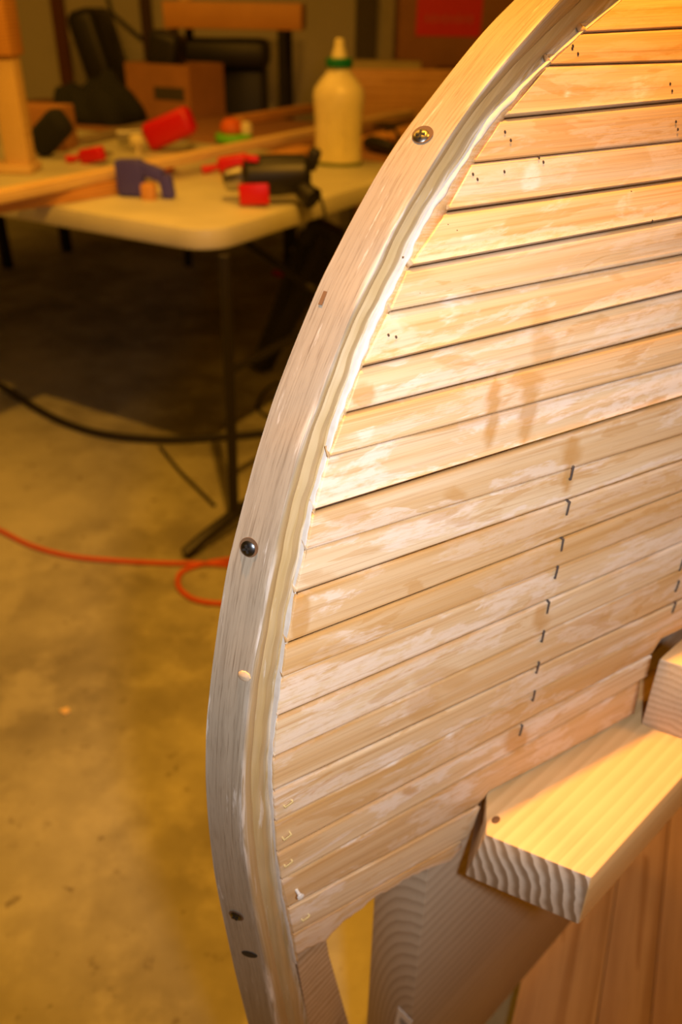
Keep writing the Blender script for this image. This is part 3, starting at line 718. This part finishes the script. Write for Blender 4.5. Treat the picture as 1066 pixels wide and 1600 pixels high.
B().box((0, 0, .16), (.14, .12, .30), (0, 12, 0), .03, 3).obj('tool_body', MAT_BLACK, q_)

# ------------------------------------------------------------------ behind the tables
cT, cBt = on_depth(136, 14, 5.02), on_depth(195, 190, 5.02)
chx = float(cBt[0])+.10
ch = thing('office_chair', 'black high-backed chair leaning back against the grey wall, seen from the side', 'chair', (chx, 5.02, 0), -90)
ln = float(np.linalg.norm(cT-cBt)); an = math.degrees(math.atan2(float(cBt[0]-cT[0]), float(cT[2]-cBt[2])))
B().box((0, chx-float(cBt[0]+cT[0])*.5, float(cT[2]+cBt[2])/2), (.40, .16, ln), (-an, 0, 0), .05, 3).obj('backrest', MAT_BLACK, ch)
B().box((0, -.02, .50), (.40, .34, .09), bevel=.035, seg=3).obj('seat', MAT_BLACK, ch)
B().tube([(0, .0, .10), (0, .0, .46)], .025).obj('column', MAT_BLACK, ch)
for k in range(5):
    a_ = 2*math.pi*k/5; B().tube([(0, 0, .09), (.10*math.cos(a_), .10*math.sin(a_), .07), (.19*math.cos(a_), .19*math.sin(a_), .03)], [.025, .02, .018]).obj('leg', MAT_BLACK, ch)
B().tube([(0, .0, .50), (0, .12, .52), (0, .12, .66)], .018).obj('back_strut', MAT_BLACK, ch)
# machine stand with a brown top
D = on_depth(370, 30, 4.5)
ms = thing('machine_stand', 'tall stand with an orange-brown wooden top and black legs behind the tables', 'stand', (float(D[0]), 4.56, 0), 0)
B().box((0, 0, 1.115), (.62, .46, .105), bevel=.004).obj('top', MAT_ORANGE, ms)
B().box((.02, .05, .62), (.20, .30, .80), bevel=.02).obj('cabinet', MAT_BLACK, ms)
for x_ in (-.27, .22):
    for y_ in (-.20, .20):
        B().tube([(x_, y_, 1.064), (x_*1.05, y_*1.1, 0.0)], .022).obj('leg', MAT_BLACK, ms)
B().box((-.08, .0, .96), (.44, .34, .12), bevel=.03).obj('motor_housing', MAT_BLACK, ms)
wt = thing('white_cup', 'small pale bowl sitting on the orange-brown stand top', 'bowl', (float(D[0])-.22, 4.40, 1.168), 0)
B().lathe([(.0005, 0), (.025, 0), (.04, .02), (.048, .05), (.044, .05), (.036, .022), (.0005, .006)], 22).obj('bowl', MAT_CREAM, wt)
# boxes on the back bench
D = on_depth(706, 60, 4.85); lb = thing('labelled_carton', 'large brown carton with a red rectangular label in front of the back wall', 'box', (float(D[0])+.03, 4.92, .8005), 0)
B().box((0, 0, .28), (.62, .5, .56), bevel=.004).obj('carton', MAT_CARD2, lb)
lz = float(on_depth(702, 26, 4.67)[2]) - .8005; lx_ = float(on_depth(702, 26, 4.67)[0]) - float(lb.location[0])
B().box((lx_, -.2513, lz), (.315, .002, .165)).obj('label', MAT_RED, lb, smooth=False)
lt = B()
for i in range(8): lt.box((lx_-.105+.03*i, -.2528, lz-.01), (.016, .001, .026 + .008*(i % 2)))
lt.obj('lettering', MAT_LABELTXT, lb, smooth=False)
D = on_depth(598, 100, 4.7); pb_ = thing('pale_box', 'low pale cream box on the back bench between jug and red-labelled carton', 'box', (float(D[0])-.02, 4.55, .8005), 4)
B().box((0, 0, .07), (.40, .20, .14), bevel=.006).obj('box', plain('pale_card', (.46, .38, .20), .8), pb_)
D = on_depth(672, 105, 4.6); dk = thing('dark_pouch', 'dark reddish-black tool bag on the back bench below the red label', 'bag', (float(D[0])+.12, 4.55, .8005), 10)
B().box((0, 0, .06), (.22, .12, .12), (0, 0, 0), .035, 3).obj('bag', plain('dark_red_cloth', (.06, .012, .006), .8), dk)
# strips standing on the wall
for i, (px, w, mt) in enumerate(((97, .07, plain('red_brown_stud', (.12, .035, .012), .7)), (232, .06, plain('dark_stud', (.07, .035, .02), .7)), (572, .12, plain('dark_gap', (.10, .085, .06), .8)), (607, .07, plain('pale_trim', (.46, .41, .31), .7)))):
    D = on_depth(px, 60, Y1-.015)
    tag(B().box((float(D[0]), Y1-.016, 1.2), (w, .03, 2.4)).obj('trim_%d' % (i+1), mt, smooth=False), kind='structure')
D0 = [on_depth(x, y, Y1-.02) for x, y in ((150, -60), (175, 20), (215, 55), (262, 85), (290, 90))]
tag(B().tube([tuple(d) for d in D0], .010, 8).obj('hanging_cable', MAT_BLACK), 'thin dark cable looping down the grey wall behind the chair', 'cable')

# ------------------------------------------------------------------ floor level
def floor_line(name, pix, r, mat, label, cat, close=False):
    P = [on_z(x, y, r) for x, y in pix]; out = []
    for i in range(len(P)-1):
        p0, p1, p2, p3 = P[max(0, i-1)], P[i], P[i+1], P[min(len(P)-1, i+2)]
        for k in range(8):
            t = k/8; out.append(tuple(.5*((2*p1)+(p2-p0)*t+(2*p0-5*p1+4*p2-p3)*t*t+(3*p1-p0-3*p2+p3)*t**3)))
    out.append(tuple(P[-1]))
    return tag(B().tube(out, r, 10).obj(name, mat), label, cat)
floor_line('black_hose', [(-160, 520), (-60, 572), (0, 602), (60, 640), (110, 664), (170, 680), (250, 687), (330, 684), (420, 676), (520, 660)], .012, MAT_LEG, 'thick black hose curving across the floor under the table', 'hose')
MAT_CORD = plain('orange_cord_rubber', (.55, .075, .008), .6)
floor_line('extension_cord', [(-120, 770), (-40, 812), (0, 829), (50, 853), (110, 869), (180, 876), (260, 880), (330, 881), (400, 890), (430, 915), (400, 938), (350, 943), (305, 937), (280, 918), (282, 896), (310, 883), (360, 874), (440, 866), (540, 850)], .006, MAT_CORD, 'orange extension cord with a loop lying on the floor', 'cord')
floor_line('thin_cord', [(250, 698), (280, 735), (310, 765), (335, 790)], .005, MAT_LEG, 'thin dark cord running slantwise on the floor by the table leg', 'cord')
floor_line('thin_cord', [(470, 600), (430, 600), (408, 620), (404, 640), (425, 655)], .005, MAT_LEG, 'thin dark cord curling on the floor just left of the stem', 'cord')
pA_, pB_ = on_z(408, 580, 0), on_z(505, 372, .0)
tr = thing('folded_tripod', 'black folded tripod leaning at the right under the table', 'tripod', pA_, 0)
topp = on_depth(505, 365, float(pA_[1])+.12) - pA_
for k, (dx, dy) in enumerate(((-.03, 0), (.03, .015), (.0, -.02))):
    B().tube([(dx*.6, dy*.6, .012), (dx+topp[0]*.5, dy+topp[1]*.5, topp[2]*.5), (dx*1.6+topp[0], dy*1.6+topp[1], topp[2])], [.022, .032, .036], 10).obj('leg', MAT_BLACK, tr)
B().box((topp[0], topp[1], topp[2]-.01), (.14, .10, .10), (0, 25, 0), .015).obj('head', MAT_BLACK, tr)
for px, py, w, m, nm, lb_ in ((443, 430, .10, MAT_RED, 'red_scrap', 'small red plastic scrap on the floor under the table'), (102, 1112, .020, MAT_STRIP, 'wood_chip', 'small pale wood chip alone on the golden floor')):
    p = on_z(px, py, 0); t = thing(nm, lb_, 'scrap', p, 30)
    B().prism([(-w/2, -w*.3), (w*.4, -w*.4), (w/2, w*.2), (-w*.1, w*.45)], 0.0005, w*.25, w*.04).obj('scrap', m, t)
